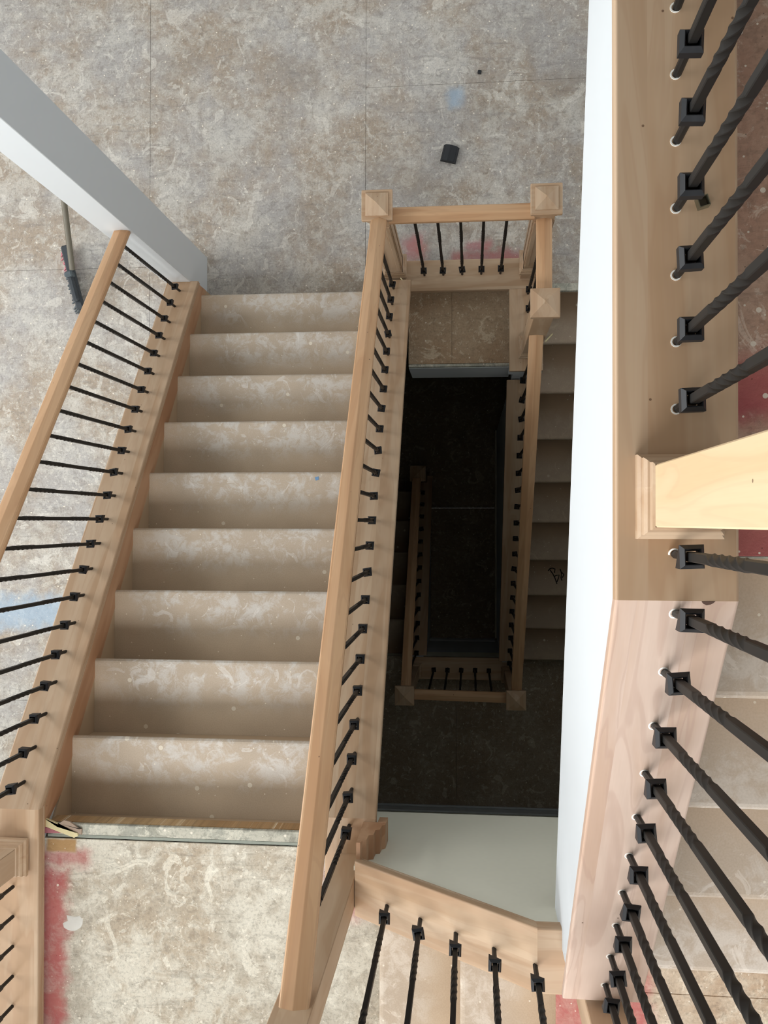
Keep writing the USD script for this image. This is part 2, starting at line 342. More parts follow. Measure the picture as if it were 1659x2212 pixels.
# landings
l1 = thing('floor', (-.9, -1.6, L1), 'half landing with chalky mud and a red paint band by the left curb', 'floor', kind='structure')
obj('subfloor_sheet', box(-1.56, -.25, -2.62, -1.074, L1 - .019, L1, .001), 'subfloor_landing', l1)
obj('landing_structure', box(-1.56, .30, -2.62, -1.072, L1 - .25, L1 - .0195), 'drywall_grey', l1)
obj('edge_strip', box(-1.43, -.445, -1.071, -1.0605, L1 - .018, L1 - .004, .001), 'green_board', l1, label='thin greenish strip beside the gap in the landing edge')
obj('edge_strip', box(-1.43, -.445, -1.060, -1.024, L1 - .018, L1 - .002, .002), 'cement_strip', l1, label='pale cement-board strip along the landing edge')
obj('edge_gap', box(-1.43, -.445, -1.0738, -1.0712, L1 - .018, L1 - .008), 'dark_gap', l1)
obj('rough_riser', box(-1.43, -.445, -1.050, -1.022, L1 - .078, L1 - .0185), 'rough_edge', l1, label='rough strand-board riser under the landing edge')
l2 = thing('floor', (.7, -1.6, L2), 'upper corner landing with red painted edge at the foot of the nearest flight', 'floor', kind='structure')
obj('subfloor_sheet', box(.2235, 1.34, -2.62, -1.20, L2 - .019, L2, .001), 'subfloor_corner', l2)
obj('subfloor_sheet', box(.262, 1.34, -1.199, -1.03, L2 - .019, L2, .001), 'subfloor_corner', l2)
obj('landing_structure', box(.27, 1.34, -2.62, -1.06, L2 - .22, L2 - .0195), 'drywall_grey', l2)
l3 = thing('floor', (0, -1.6, LP), 'dark lower landing deep in the well beyond the square newels', 'floor', kind='structure')
obj('subfloor_sheet', box(-1.6, -.10, -2.15, -1.012, LP - .019, LP, .001), 'subfloor_low', l3)
obj('subfloor_sheet', box(-.098, 1.34, -2.15, -1.012, LP - .019, LP, .001), 'subfloor_low', l3)
obj('landing_structure', box(-1.6, 1.34, -2.15, -1.02, LP - .3, LP - .0195), 'drywall_grey', l3)
bt = thing('floor', (0, 0, F1), 'nearly black lowest floor at the bottom of the well', 'floor', kind='structure')
for x0, x1 in ((-5.4, -.568), (-.567, .651), (.652, 3.1)):
    obj('subfloor_sheet', box(x0, x1, -2.2, .1295, -.02, 0), 'subfloor_low', bt)
    obj('subfloor_sheet', box(x0, x1, .1305, 4.2, -.02, 0), 'subfloor_low', bt)
def wall_with_opening(axis, at, a0, a1, z0, z1, o0, o1, oz0, oz1, extra=None):
    P = Polygon([(a0, z0), (a1, z0), (a1, z1), (a0, z1)]).difference(Polygon([(o0, oz0), (o1, oz0), (o1, oz1), (o0, oz1)]))
    if extra: P = P.difference(Polygon([(extra[0], extra[2]), (extra[1], extra[2]), (extra[1], extra[3]), (extra[0], extra[3])]))
    return prism_xz_poly(P, at, at + .1) if axis == 'y' else prism_yz_poly(P, at, at + .1)
def prism_xz_poly(P, y0, y1):
    m = trimesh.creation.extrude_polygon(P, y1 - y0, engine='earcut'); v = m.vertices.copy(); m.vertices = np.stack([v[:, 0], v[:, 2] + y0, v[:, 1]], 1); m.fix_normals(); return m
def prism_yz_poly(P, x0, x1):
    m = trimesh.creation.extrude_polygon(P, x1 - x0, engine='earcut'); v = m.vertices.copy(); m.vertices = np.stack([v[:, 2] + x0, v[:, 0], v[:, 1]], 1); m.fix_normals(); return m
# walls
struct('wall_back', cat_(box(-5.44, 1.34, -2.17, -2.15, 0, L1 - .26),), 'drywall_grey', 'plain wall closing the back of the lower landing')
bb = thing('baseboard_back', (0, -2.14, LP), 'dark moulded baseboard at the back of the lower landing', 'baseboard', kind='structure')
obj('board', box(-1.6, 1.33, -2.1495, -2.136, LP, LP + .10, .002), 'drywall', bb)
obj('shoe', box(-1.6, 1.33, -2.1355, -2.122, LP, LP + .025, .004), 'drywall', bb)
struct('wall_right', box(1.34, 1.46, -2.62, 1.24, 0, F3 - .31), 'drywall', 'plain wall along the far side of the right-hand flights')
struct('wall_outer_right', wall_with_opening('x', 3.1, -2.62, 4.2, 0, 9.7, 1.7, 3.3, 4.0, 5.5), 'drywall', 'outer wall of the house beyond the right edge')
struct('wall_outer_far', box(-5.44, 3.1, 4.2, 4.3, 0, 9.7), 'drywall', 'outer wall of the house beyond the top edge')
struct('wall_outer_near', wall_with_opening('y', -2.76, -5.44, 3.2, F2 - .3, 9.7, -2.6, .8, 6.7, 8.8, extra=(-4.5, -2.1, 3.95, 5.55)), 'drywall', 'outer stair wall with a wide window above the landings')
struct('wall_outer_left', wall_with_opening('x', -5.54, -2.76, 4.3, 0, 9.7, -1.6, 2.2, 6.3, 8.9, extra=(-1.6, 2.2, 3.9, 5.6)), 'drywall', 'outer wall with a large window left of the stair')
struct('ceiling', box(-5.54, 3.2, -2.76, 4.3, 9.7, 9.8), 'ceiling_paint', 'flat white ceiling over the stair', 'ceiling')
# end column on the left
struct('wall_end', box(-1.59, -1.455, 1.258, 1.475, F2, 9.7, .002), 'drywall', 'slim white drywall wall end rising at the foot of the left handrail')

# ------------------------------------------------------------------ stair flights
def stair_board(axis, sign, back, front, l0, l1, ztop, th=.028):
    """A tread board with a rounded nosing at 'front'; axis is its going, l0..l1 its width."""
    r = th / 2
    arc = [(r * math.cos(a), r * math.sin(a)) for a in np.linspace(-math.pi / 2, math.pi / 2, 7)]
    L = (front - back) * sign
    prof = [(0, -th), (L - r, -th)] + [(L - r + c, -r + s) for c, s in arc[1:-1]] + [(L - r, 0), (0, 0)]
    prof = [(back + sign * a, ztop + b) for a, b in prof]
    return prism_yz(prof, l0, l1) if axis == 'y' else prism_xz(prof, l0, l1)
def flight(label, axis, sign, s0, run, n, l0, l1, ztop, mat, risers, last_riser=True, group=None):
    """Treads 1..n go down along sign*axis from level 0 (nosing at s0, top at ztop)."""
    loc = ((l0 + l1) / 2, s0, ztop - R * (n + 1)) if axis == 'y' else (s0, (l0 + l1) / 2, ztop - R * (n + 1))
    t = thing('staircase', loc, label, 'staircase')
    for i in range(1, n + 1):
        fr, bk = s0 + sign * run * i, s0 + sign * (run * (i - 1) - .03)
        m = stair_board(axis, sign, bk, fr, l0, l1, ztop - R * i); k = 1 if axis == 'y' else 0
        obj('tread', m, mat, t, uv=np.stack([np.clip((m.vertices[:, k] - bk) / (fr - bk), 0, 1), (m.vertices[:, 1 - k] - l0) / (l1 - l0)], 1))
    for i in (range(0, n + 1) if last_riser else range(0, n)):
        if i in risers:
            f = s0 + sign * (run * i - .03); za, zb = ztop - R * i - .0285, ztop - R * (i + 1) + .0005
            obj('riser', box(l0, l1, f - sign * .018, f, zb, za) if axis == 'y' else box(f - sign * .018, f, l0, l1, zb, za), 'riser_board', t)
    return t
tread_material('tread_main', 'y', 1.2182, .249, 1.0, lat=('x', -1.43, -.45))
tread_material('tread_near', 'y', -.0532, .249, -1.0, clean=(196, 176, 154), dusty=(208, 198, 186))
tread_material('tread_turn', 'x', .2231, .249, -1.0, clean=(190, 168, 142), dusty=(208, 196, 180))
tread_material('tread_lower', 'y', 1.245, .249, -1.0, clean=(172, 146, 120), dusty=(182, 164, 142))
Cst = flight('wide dusty flight of nine tan treads in the middle left of the picture', 'y', 1, -1.0228, .249, 9, -1.431, -.445, L1, 'tread_main', range(0, 10))
Ast = flight('short upper flight of pale treads behind the thick balusters at lower right', 'y', -1, -.0532, .249, 4, .346, 1.335, F3, 'tread_near', range(0, 5))
Bst = flight('two-tread turn at the bottom edge between the two corner landings', 'x', -1, .2231, .249, 2, -2.62, -1.165, L2, 'tread_turn', range(0, 3))
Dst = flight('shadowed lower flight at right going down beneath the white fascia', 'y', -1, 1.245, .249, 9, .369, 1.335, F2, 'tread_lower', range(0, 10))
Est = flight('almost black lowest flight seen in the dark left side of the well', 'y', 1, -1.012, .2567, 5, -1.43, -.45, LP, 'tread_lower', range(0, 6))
def soffit(parent, zf, y0, y1, x0, x1, drop=.30, th=.015):
    P = [(y0, zf(y0) - drop), (y1, zf(y1) - drop), (y1, zf(y1) - drop - th), (y0, zf(y0) - drop - th)]
    obj('soffit', prism_yz(P, x0, x1), 'drywall_grey', parent)
soffit(Cst, zC, -1.03, 1.1, -1.431, -.44); soffit(Dst, zD, -1.0, 1.2, .37, 1.335)
soffit(Est, zE, -1.0, -.1, -1.43, -.45)
P = [(1.24, F3 - .315), (1.24, F3 - .33), (-1.06, L2 - .25), (-1.06, L2 - .235)]
obj('soffit', prism_yz(P, .346, 1.335), 'drywall_grey', Ast)
# felt-pen scribble on a lower tread
def at_depth(u, v, z):
    r = CM @ np.array([(u - 829.5) / 1912, (1106 - v) / 1912, -1.0]); return np.array([0, 0, ZC]) + r * ((z - ZC) / r[2])
zt = F2 - R * 7 + .0006
for k, pts in enumerate((((1184, 1233), (1188, 1228), (1193, 1227), (1199, 1229), (1198, 1237)), ((1188, 1231), (1194, 1239), (1199, 1249), (1203, 1261)), ((1196, 1246), (1201, 1243), (1208, 1242), (1206, 1250), (1203, 1257)),
                  ((1210, 1229), (1213, 1238), (1212, 1248), (1214, 1254)), ((1213, 1236), (1218, 1241), (1215, 1248)))):
    obj('pen_stroke', tube([at_depth(u, v, zt) for u, v in pts], .0035, 5), 'marker', Dst, label='dark felt-pen scribble stroke on a tread')

# ------------------------------------------------------------------ low walls with wooden caps
def cap_profile(w, th=.028, r=.005):
    h = w / 2
    q = lambda cx, cz, a0, a1: [(cx + r * math.cos(a), cz + r * math.sin(a)) for a in np.linspace(a0, a1, 5)]
    return q(h - r, -th + r, -math.pi / 2, 0) + q(h - r, -r, 0, math.pi / 2) + q(-h + r, -r, math.pi / 2, math.pi) + q(-h + r, -th + r, math.pi, 1.5 * math.pi)
COVE = [(0, 0), (.016, 0), (.016, -.007), (.012, -.009), (.012, -.012), (.0145, -.014), (.0145, -.021), (.010, -.026), (.005, -.030), (0, -.030)]
def cap_run(parent, a, b, w, mat, sides=(1, 1), inset=.018, trim_mat=None):
    """One length of cap with its cove mouldings; a, b are points on the centre line of its top."""
    obj('cap', sweep(cap_profile(w), a, b), mat, parent, smooth=45)
    for s, on in zip((1, -1), sides):
        if on:
            prof = [(s * (w / 2 - .0185 + q), z - .0285) for q, z in COVE]
            obj('cap_moulding', sweep(prof, a, b), trim_mat or mat, parent, smooth=30)
W = .165
# C left
xc = -1.4975
yb = -.951; zb = L1 + CAP
cl = thing('low_wall', (xc, 0, F2), 'long low wall with wooden cap on the outer left side of the wide flight', 'low wall')
yt = 1.262
obj('wall_body', prism_yz([(yt, F2), (yt, zC(yt) + HC - .03), (yb, zb - .03), (-2.62, zb - .03), (-2.62, F2)], xc - .064, xc + .0590), 'drywall', cl)
obj('skirt_board', prism_yz([(yt, zC(yt) + HC - .03), (yb, zb - .03), (yb - .1, zb - .06), (yb, zC(yb) - .055), (yt, zC(yt) - .055)], xc + .0591, xc + .0680), 'skirt_wood', cl)
obj('skirt_liner', prism_yz([(yt, zC(yt) - .0552), (-1.072, zC(-1.072) - .0552), (-1.072, L1 - .5), (yt, F2)], xc + .0591, xc + .0664), 'riser_board', cl)
cap_run(cl, (xc, yt, zC(yt) + HC), (xc, yb, zC(yb) + HC), W, 'wood_up_minus_y')
cap_run(cl, (xc, yb, zC(yb) + HC), (xc, -2.62, zC(yb) + HC), W, 'wood_y')
# C right
xr = -.378
cr = thing('low_wall', (xr, 0, F2), 'low wall with wooden cap between the wide flight and the open well', 'low wall')
yt2 = 1.235
yb2 = -.945; zb2 = zC(yb2) + HC
obj('wall_body', prism_yz([(yt2, F2 - .08), (yt2, zC(yt2) + HC - .03), (yb2, zb2 - .03), (-1.15, zb2 - .03), (-1.15, L1 - .25), (-1.0, L1 - .25), (1.16, F2 - .08)], xr - .0575, xr + .046), 'drywall', cr)
obj('skirt_board', prism_yz([(yt2, zC(yt2) + HC - .03), (yb2, zb2 - .03), (yb2, zC(yb2) - .055), (yt2, zC(yt2) - .055)], xr - .0665, xr - .0576), 'skirt_wood', cr)
cap_run(cr, (xr, yt2, zC(yt2) + HC), (xr, yb2, zb2), W, 'wood_up_minus_y')
cap_run(cr, (xr, yb2, zb2), (xr, -1.16, zb2), W, 'wood_y')
# B
yw = -1.085
bw = thing('low_wall', (0, yw, L1), 'short sloping low wall at the bottom of the well above the greenish-white panel', 'low wall')
xb = .168
obj('fascia', prism_xz([(-.345, L1 - .252), (-.345, zB(-.33) + HC - .035), (-.33, zB(-.33) + HC - .031), (xb, zB(xb) + HC - .031), (.30, zB(xb) + HC - .031), (.30, L1 - .04), (1.33, L1 - .04), (1.33, L1 - .252)], -1.042, -1.030), 'drywall_grey', bw, label='greenish-white drywall panel facing the well')
obj('wall_body', prism_xz([(-.33, L1 - .018), (-.33, zB(-.33) + HC - .031), (xb, zB(xb) + HC - .031), (.30, zB(xb) + HC - .031), (.30, L1 - .018)], -1.140, -1.0425), 'drywall_grey', bw)
cap_run(bw, (-.338, yw, zB(-.338) + HC), (xb, yw, zB(xb) + HC), .162, 'wood_up_plus_x')
cap_run(bw, (xb, yw, zB(xb) + HC), (.252, yw, zB(xb) + HC), .162, 'wood_x')
obj('skirt_board', prism_xz([(-.33, zB(-.33) + HC - .03), (xb, zB(xb) + HC - .03), (xb, zB(xb) - .06), (-.33, zB(-.33) - .06)], -1.150, -1.1405), 'wood_up_plus_x', bw)
blk = [(-.336, .185), (-.324, .185), (-.320, .165), (-.308, .158), (-.306, .120), (-.292, .114), (-.290, .072), (-.277, .066), (-.274, .030), (-.264, .022), (-.262, -.05), (-.289, -.05), (-.291, .0005), (-.336, .0005)]
obj('end_block', prism_xz([(a, zb2 + b) for a, b in blk], -1.0295, -.955), 'skirt_wood', bw, label='stepped brown moulding block where the cap meets the newel')
# A and the top floor curb
xa = .2905; WA = .170
aw = thing('low_wall', (xa, 0, F3), 'wide wood-capped white low wall nearest the camera along the right side', 'low wall')
yk = -.1094; zk = F3 + CAP
yend = -1.052
wall_face = [(4.2, zk - .03), (yk, zk - .03), (yend, zA(yend) + HC - .03), (-1.05, L2 - .06), (-1.05, ZC - 2.405), (1.05, ZC - 1.718), (4.2, ZC - .69 - 0)]
lowline = lambda y: ZC - 1.718 + (y - 1.002) * .343
wall_poly = [(4.2, zk - .03), (yk, zk - .03), (yend, zA(yend) + HC - .03), (yend, lowline(yend)), (1.002, lowline(1.002)), (1.36, lowline(1.36)), (1.36, F3 - .36), (4.2, F3 - .36)]
wall_poly[5:7] = [(1.20, lowline(1.20))]; wall_poly[-1] = (4.2, lowline(1.20))
obj('wall_body', prism_yz(wall_poly, .228, .345), 'drywall', aw)
cap_run(aw, (xa, 4.2, zk), (xa, yk, zk), WA, 'wood_y', sides=(1, 1))
cap_run(aw, (xa, yk, zk), (xa, yend, zA(yend) + HC), WA, 'wood_pale_slope', sides=(1, 1))
def on_slope(u, v):
    z = zk
    for _ in range(12):
        p = at_depth(u, v, z); z = zA(p[1]) + HC + .0019
    return at_depth(u, v, z)
kn = [on_slope(u, v) for u, v in ((1516, 1299.5), (1519, 1304), (1526, 1307.5), (1535, 1306), (1541, 1303), (1545, 1299.5))]
m_ = raw(np.vstack([kn, np.array(kn) - [0, 0, .004]]), [(0, i, i + 1) for i in range(1, 5)] + [(i, i + 6, (i + 1) % 6 + 6) for i in range(6)] + [(i, (i + 1) % 6 + 6, (i + 1) % 6) for i in range(6)]); m_.fix_normals()
obj('knot', m_, 'knot', aw, label='dark brown half knot at the joint of the cap')
# far guard between the pyramid newels
yn = 1.315
gw = thing('low_wall', (0, yn, F2), 'short level curb at the far end of the opening under five balusters', 'low wall')
obj('wall_body', box(-.34, .37, yn - .062, yn + .062, F2 - .3, F2 + CAP - .03), 'drywall_grey', gw)
cap_run(gw, (-.336, yn, F2 + CAP), (.384, yn, F2 + CAP), W, 'wood_x')
# N2 - N3 and D
xd = .296; WD = .176
dw = thing('low_wall', (xd, 0, F2), 'low wall with wooden cap at the right of the well beside the shadowed flight', 'low wall')
ye = .800
obj('wall_body', prism_yz([(1.24, F2 - .3), (1.24, F2 + CAP - .03), (ye + .01, F2 + CAP - .03), (ye + .01, zD(ye) + HC - .03), (-1.0, zD(-1.0) + HC - .03), (-1.0, 0), (ye, 0), (ye, F2 - .3)], xd - .062, xd + .062), 'drywall', dw)
obj('cap', sweep(cap_profile(WD), (xd, yn - .0827, F2 + CAP), (xd, ye, F2 + CAP)), 'wood_y', dw, smooth=45)
obj('fascia', box(xd - .088, xd + .088, ye + .001, ye + .02, F2 - .02, F2 + CAP - .031), 'drywall', dw)
cap_run(dw, (xd, ye, zD(ye) + HC), (xd, -.985, zD(-.985) + HC), WD, 'wood_up_plus_y')
obj('skirt_board', prism_yz([(ye, zD(ye) + HC - .03), (-1.0, zD(-1.0) + HC - .03), (-1.0, zD(-1.0) - .06), (ye, zD(ye) - .06)], xd + .0625, xd + .072), 'wood_up_plus_y', dw)
obj('baseboard', box(xd - .0755, xd - .0625, -1.0, ye, 0, .12, .002), 'drywall_grey', dw)
# lower landing guard and E
lw = thing('low_wall', (0, -1.083, LP), 'short level curb of the lower landing under five dim balusters', 'low wall')
obj('wall_body', box(-.40, .32, -1.145, -1.030, 0, LP + CAP - .03), 'drywall', lw)
cap_run(lw, (-.47, -1.083, LP + CAP), (.385, -1.083, LP + CAP), W, 'wood_x')
obj('baseboard', box(-.345, .22, -1.0295, -1.016, 0, .12, .002), 'drywall', lw)
xe = -.398
ew = thing('low_wall', (xe, 0, F1), 'low wall with wooden cap in the dark left side of the well', 'low wall')
obj('wall_body', prism_yz([(.36, 0), (.36, zE(.36) + HC - .03), (-1.0, zE(-1.0) + HC - .03), (-1.0, 0)], xe - .0575, xe + .0575), 'drywall', ew)
cap_run(ew, (xe, .40, zE(.40) + HC), (xe, -.985, zE(-.985) + HC), W, 'wood_up_minus_y')

# ------------------------------------------------------------------ newel posts
def frustum(cx, cy, h0, z0, h1, z1):
    r = lambda h, z: np.array([(cx - h, cy - h, z), (cx + h, cy - h, z), (cx + h, cy + h, z), (cx - h, cy + h, z)])
    return loft([r(h0, z0), r(max(h1, .0004), z1)])
def base_trim(cx, cy, z, half, kx=1.0):
    """Two-step mitred moulding around the foot."""
    ring = lambda h, zz: np.array([(cx - h, cy - h, zz), (cx + h, cy - h, zz), (cx + h, cy + h, zz), (cx - h, cy + h, zz)])
    st = [(half + .0165, 0), (half + .0165, .016), (half + .0125, .021), (half + .011, .022), (half + .011, .033), (half + .007, .040), (half + .004, .041), (half + .003, .055), (half, .057), (half - .002, .03), (half - .002, 0)]
    return loft([ring(h, z + q) for h, q in st], closed=True)
def newel(cx, cy, zbase, ztop, label, half=.0435, slab=False, panels=False, mat='wood_z', trim=True, cap=True, group=None):
    t = thing('newel_post', (cx, cy, zbase), label, 'newel post', group)
    obj('post', box(cx - half, cx + half, cy - half, cy + half, zbase, ztop - (.05 if cap else 0), .002), mat, t)
    if trim: obj('base_moulding', base_trim(cx, cy, zbase, half), 'wood_x', t)
    if cap:
        if slab:
            obj('cap_slab', box(cx - .0655, cx + .0655, cy - .0655, cy + .0655, ztop - .05, ztop - .028, .003), 'wood_x', t)
            obj('cap_pyramid', cat_(box(cx - .048, cx + .048, cy - .048, cy + .048, ztop - .0285, ztop - .020), frustum(cx, cy, .048, ztop - .0201, 0, ztop + .004)), 'wood_y', t)
            obj('neck_moulding', box(cx - .052, cx + .052, cy - .052, cy + .052, ztop - .10, ztop - .051, .006), 'wood_x', t)
        else:
            obj('cap_slab', box(cx - .0615, cx + .0615, cy - .0615, cy + .0615, ztop - .05, ztop - .022, .0015), 'wood_x', t)
            obj('cap_pyramid', frustum(cx, cy, .0605, ztop - .0219, 0, ztop + .006), 'wood_y', t)
    if panels:
        for (a, b) in ((1, 0), (-1, 0), (0, 1), (0, -1)):
            for z0, z1 in ((zbase + .30, ztop - .18),):
                for q in (-.030, .030):
                    o = half + .004
                    if a: obj('panel_stile', box(cx + a * half, cx + a * o, cy + q - .010, cy + q + .010, z0, z1, .0015), 'wood_z', t)
                    else: obj('panel_stile', box(cx + q - .010, cx + q + .010, cy + b * half, cy + b * o, z0, z1, .0015), 'wood_z', t)
        obj('plinth', box(cx - half - .010, cx + half + .010, cy - half - .010, cy + half + .010, zbase + .01, zbase + .20, .003), 'wood_z', t)
        obj('plinth_moulding', base_trim(cx, cy, zbase + .20, half + .002), 'wood_x', t)
    return t
NC = F2 + CAP
newel(-.389, 1.337, NC - .10, ZC - 3.69 + .028, 'square newel with stepped pyramid cap at the head of the inner left rail', slab=True, panels=True)
newel(.317, 1.340, NC - .10, ZC - 3.69 + .028, 'square newel with stepped pyramid cap at the far right corner of the opening', slab=True, panels=True)
newel(.316, .922, NC, ZC - 3.745 + .022, 'square newel with plain pyramid cap halfway along the right side of the well')
newel(.293, -1.121, LP + CAP, ZC - 5.62, 'dim square newel at the right end of the lower landing guard')
newel(-.4125, -1.105, LP + CAP, ZC - 5.62, 'dim square newel at the left end of the lower landing guard')
newel(-.405, .385, F1, ZC - 6.93, 'darkest square newel at the foot of the lowest flight, alone in the black well')
newel(.292, .0367, F3 + CAP, ZC - .12, 'big pale blonde newel cropped by the right edge of the picture', half=.0425, mat='newel_pale')
newel(-.383, -1.1015, L1, ZC - 1.05, 'newel rising at the bottom end of the long inner handrail', trim=False)
newel(-1.5035, -1.1005, L1 + CAP, ZC - 1.6, 'newel cropped by the left edge on the half landing curb')
newel(.302, -1.115, L2, ZC - 1.05, 'newel at the bottom edge where the nearest sloped cap ends', trim=False)

# ------------------------------------------------------------------ balusters and handrails
RAIL = [(-.0335, -.030), (-.0335, -.012), (-.030, -.008), (-.002, 0), (.002, 0), (.030, -.008), (.0335, -.012), (.0335, -.030), (.026, -.050), (-.026, -.050)]
def baluster(parent, x, y, z, height, slope=(0, 0), lean=(0, 0), ring=False, collar_at=.085, lod=1):
    hs = .00635; rings = []; T0, T1, T2, T3 = .186, .337, .546, .70
    zs = [-.006, .060, .064, .075, T0]
    nt = 40 if lod else 12
    zs += list(np.linspace(T0, T1, nt)[1:]) + [T2] + list(np.linspace(T2, T3, nt)[1:]) + [height + .01]
    zs = [q for q in zs if q <= height + .0101]
    for q in zs:
        ang = 1.25 * math.pi * 2 * (np.clip((q - T0) / (T1 - T0), 0, 1) + np.clip((q - T2) / (T3 - T2), 0, 1))
        ring_ = []
        for k in range(8):
            if q < .062: a = math.pi / 8 + k * math.pi / 4; px, py = .0062 * math.cos(a), .0062 * math.sin(a)
            else:
                c = .0012; sq = [(hs, hs - c), (hs - c, hs), (-hs + c, hs), (-hs, hs - c), (-hs, -hs + c), (-hs + c, -hs), (hs - c, -hs), (hs, -hs + c)]
                px, py = sq[k]
            ca, sa = math.cos(ang), math.sin(ang); f = q / max(height, .1)
            ring_.append((x + px * ca - py * sa + lean[0] * f, y + px * sa + py * ca + lean[1] * f, z + q))
        rings.append(np.array(ring_))
    b = obj('baluster', loft(rings), 'black_iron', parent, smooth=32)
    # the loose square shoe that still hangs above the cap
    jz, rot = random.uniform(-.008, .008), math.radians(random.gauss(0, 5))
    cz = z + collar_at + jz; R4 = []
    for h, q, sh in ((.0072, -.008, .5), (.0157, -.011, 1), (.0157, .003, 0), (.0150, .0040, 0), (.0108, .0105, 0), (.0098, .0105, 0), (.0078, .003, 0)):
        rr = []
        for (sx, sy) in ((1, 1), (-1, 1), (-1, -1), (1, -1)):
            px, py = sx * h, sy * h; ca, sa = math.cos(rot), math.sin(rot)
            X, Y = px * ca - py * sa, px * sa + py * ca
            rr.append((x + X + lean[0] * collar_at, y + Y + lean[1] * collar_at, cz + q + sh * (slope[0] * X + slope[1] * Y)))
        R4.append(np.array(rr))
    obj('collar', loft(R4, closed=True), 'black_collar', b)
    if ring:
        a = np.linspace(0, 2 * math.pi, 17)[:-1]; ox, oy = -.0022, random.uniform(-.0015, .0015)
        zz = lambda X, Y: z + slope[0] * (X - x) + slope[1] * (Y - y)
        R5 = [np.array([(x + ox + r * math.cos(t), y + oy + r * math.sin(t), zz(x + ox + r * math.cos(t), y + oy + r * math.sin(t)) + q) for t in a]) for r, q in ((.0077, .0010), (.0055, .0010), (.0055, -.002), (.0077, -.002))]
        obj('hole_ring', loft(R5, closed=True), 'caulk', b)
def balustrade(label, pts, heights, rail, rail_mat, slope=(0, 0), lean=(0, 0), ring=False, lod=1, name='balustrade', collar_at=.085):
    a, b = np.array(rail[0], float), np.array(rail[1], float)
    t = thing(name, pts[0], label, 'balustrade')
    obj('handrail', sweep(RAIL, a, b), rail_mat, t, smooth=25)
    for p, h in zip(pts, heights): baluster(t, *p, h, slope, lean, ring, collar_at, lod)
    return t
HB = HR - HC - .05
ys = [1.199 - .0989 * k for k in range(22)]
balustrade('outer left balustrade of the wide flight, its rail running off the left edge', [(-1.496, y, zC(y) + HC) for y in ys], [HB] * 22,
           ((-1.4975, 1.262, zC(1.262) + HR), (-1.4975, -1.058, zC(-1.058) + HR)), 'rail_up_minus_y', slope=(0, -S), lod=1)
ys = [1.181 - .0977 * k for k in range(23)]
balustrade('long inner balustrade between the wide flight and the well', [(-.382, y, zC(y) + HC) if y > yb2 else (-.382, y, zb2) for y in ys], [HB if y > yb2 else HB + zC(y) + HC - zb2 for y in ys],
           ((-.381, 1.294, zC(1.294) + HR), (-.381, -1.058, zC(-1.058) + HR)), 'rail_up_minus_y', slope=(0, -S))
ys = [-.1285 - .0962 * k for k in range(10)]
balustrade('sloping balustrade of thick near balusters at lower right', [(.288, -.044, F3 + CAP)] + [(.292, y, zA(y) + HC) for y in ys], [.87] + [HB + .02] * 10,
           ((.292, -.006, zA(-.006) + HR), (.302, -1.07, zA(-1.07) + HR)), 'rail_up_plus_y', slope=(0, S), ring=True)
ys = [.730 + .0948 * k for k in range(-6, 5)]
ys = sorted([y for y in ys if y > .10])
balustrade('level balustrade of thick near balusters at upper right', [(.292, y, F3 + CAP) for y in ys], [.87] * len(ys),
           ((.292, 3.0, F3 + CAP + .92), (.292, .080, F3 + CAP + .92)), 'rail_y', lean=(-.006, .004), ring=True)
xs_ = [-.2345 + .0993 * k for k in range(5)]
balustrade('five balusters of the short turn at the bottom edge', [(x, -1.0985, zB(x) + HC) for x in xs_], [HB] * 5,
           ((-.339, -1.0985, zB(-.339) + HR), (.258, -1.0985, zB(.258) + HR)), 'rail_up_plus_x', slope=(S, 0))
balustrade('short level balustrade between the two stepped pyramid newels', [(-.2394 + .1002 * k, 1.318, NC) for k in range(5)], [.83] * 5,
           ((-.345, 1.318, ZC - 3.755), (.274, 1.318, ZC - 3.755)), 'rail_x')
balustrade('short level rail between the far right newel and the plain pyramid newel', [(.306, 1.207, NC), (.305, 1.11, NC), (.305, 1.012, NC)], [.80] * 3,
           ((.317, 1.2965, ZC - 3.80), (.317, .9655, ZC - 3.80)), 'rail_y')
ys = [.786 - .0984 * k for k in range(19)]
balustrade('dim balustrade of the shadowed right-hand flight', [(.2935 - .0008 * k, y, zD(y) + HC) for k, y in enumerate(ys)], [HB - .06] * 19,
           ((.312, .8785, zD(.8785) + .90), (.296, -1.078, zD(-1.078) + .90)), 'rail_up_plus_y', slope=(0, S), lod=0)
ys = [.2514 - .1009 * k for k in range(13)]
balustrade('nearly black balustrade of the lowest flight in the well', [(-.388, y, zE(y) + HC) for k, y in enumerate(ys)], [HB - .06] * 13,
           ((-.405, .3415, zE(.3415) + .91), (-.4125, -1.062, zE(-1.062) + .91)), 'rail_up_minus_y', slope=(0, -SE), lod=0)
balustrade('dim level balustrade of the lower landing between two square newels', [(-.2605 + .1004 * k, -1.081, LP + CAP) for k in range(5)], [.84] * 5,
           ((-.369, -1.108, ZC - 5.70), (.2495, -1.118, ZC - 5.70)), 'rail_x', lod=0)
ys = [-1.2041 - .0981 * k for k in range(8)]
balustrade('level balustrade on the half landing cut by the left edge', [(-1.499, y, L1 + CAP) for y in ys] , [.83] * 8,
           ((-1.5, -1.1442, L1 + CAP + .88), (-1.5, -2.6, L1 + CAP + .88)), 'rail_y', collar_at=.40)
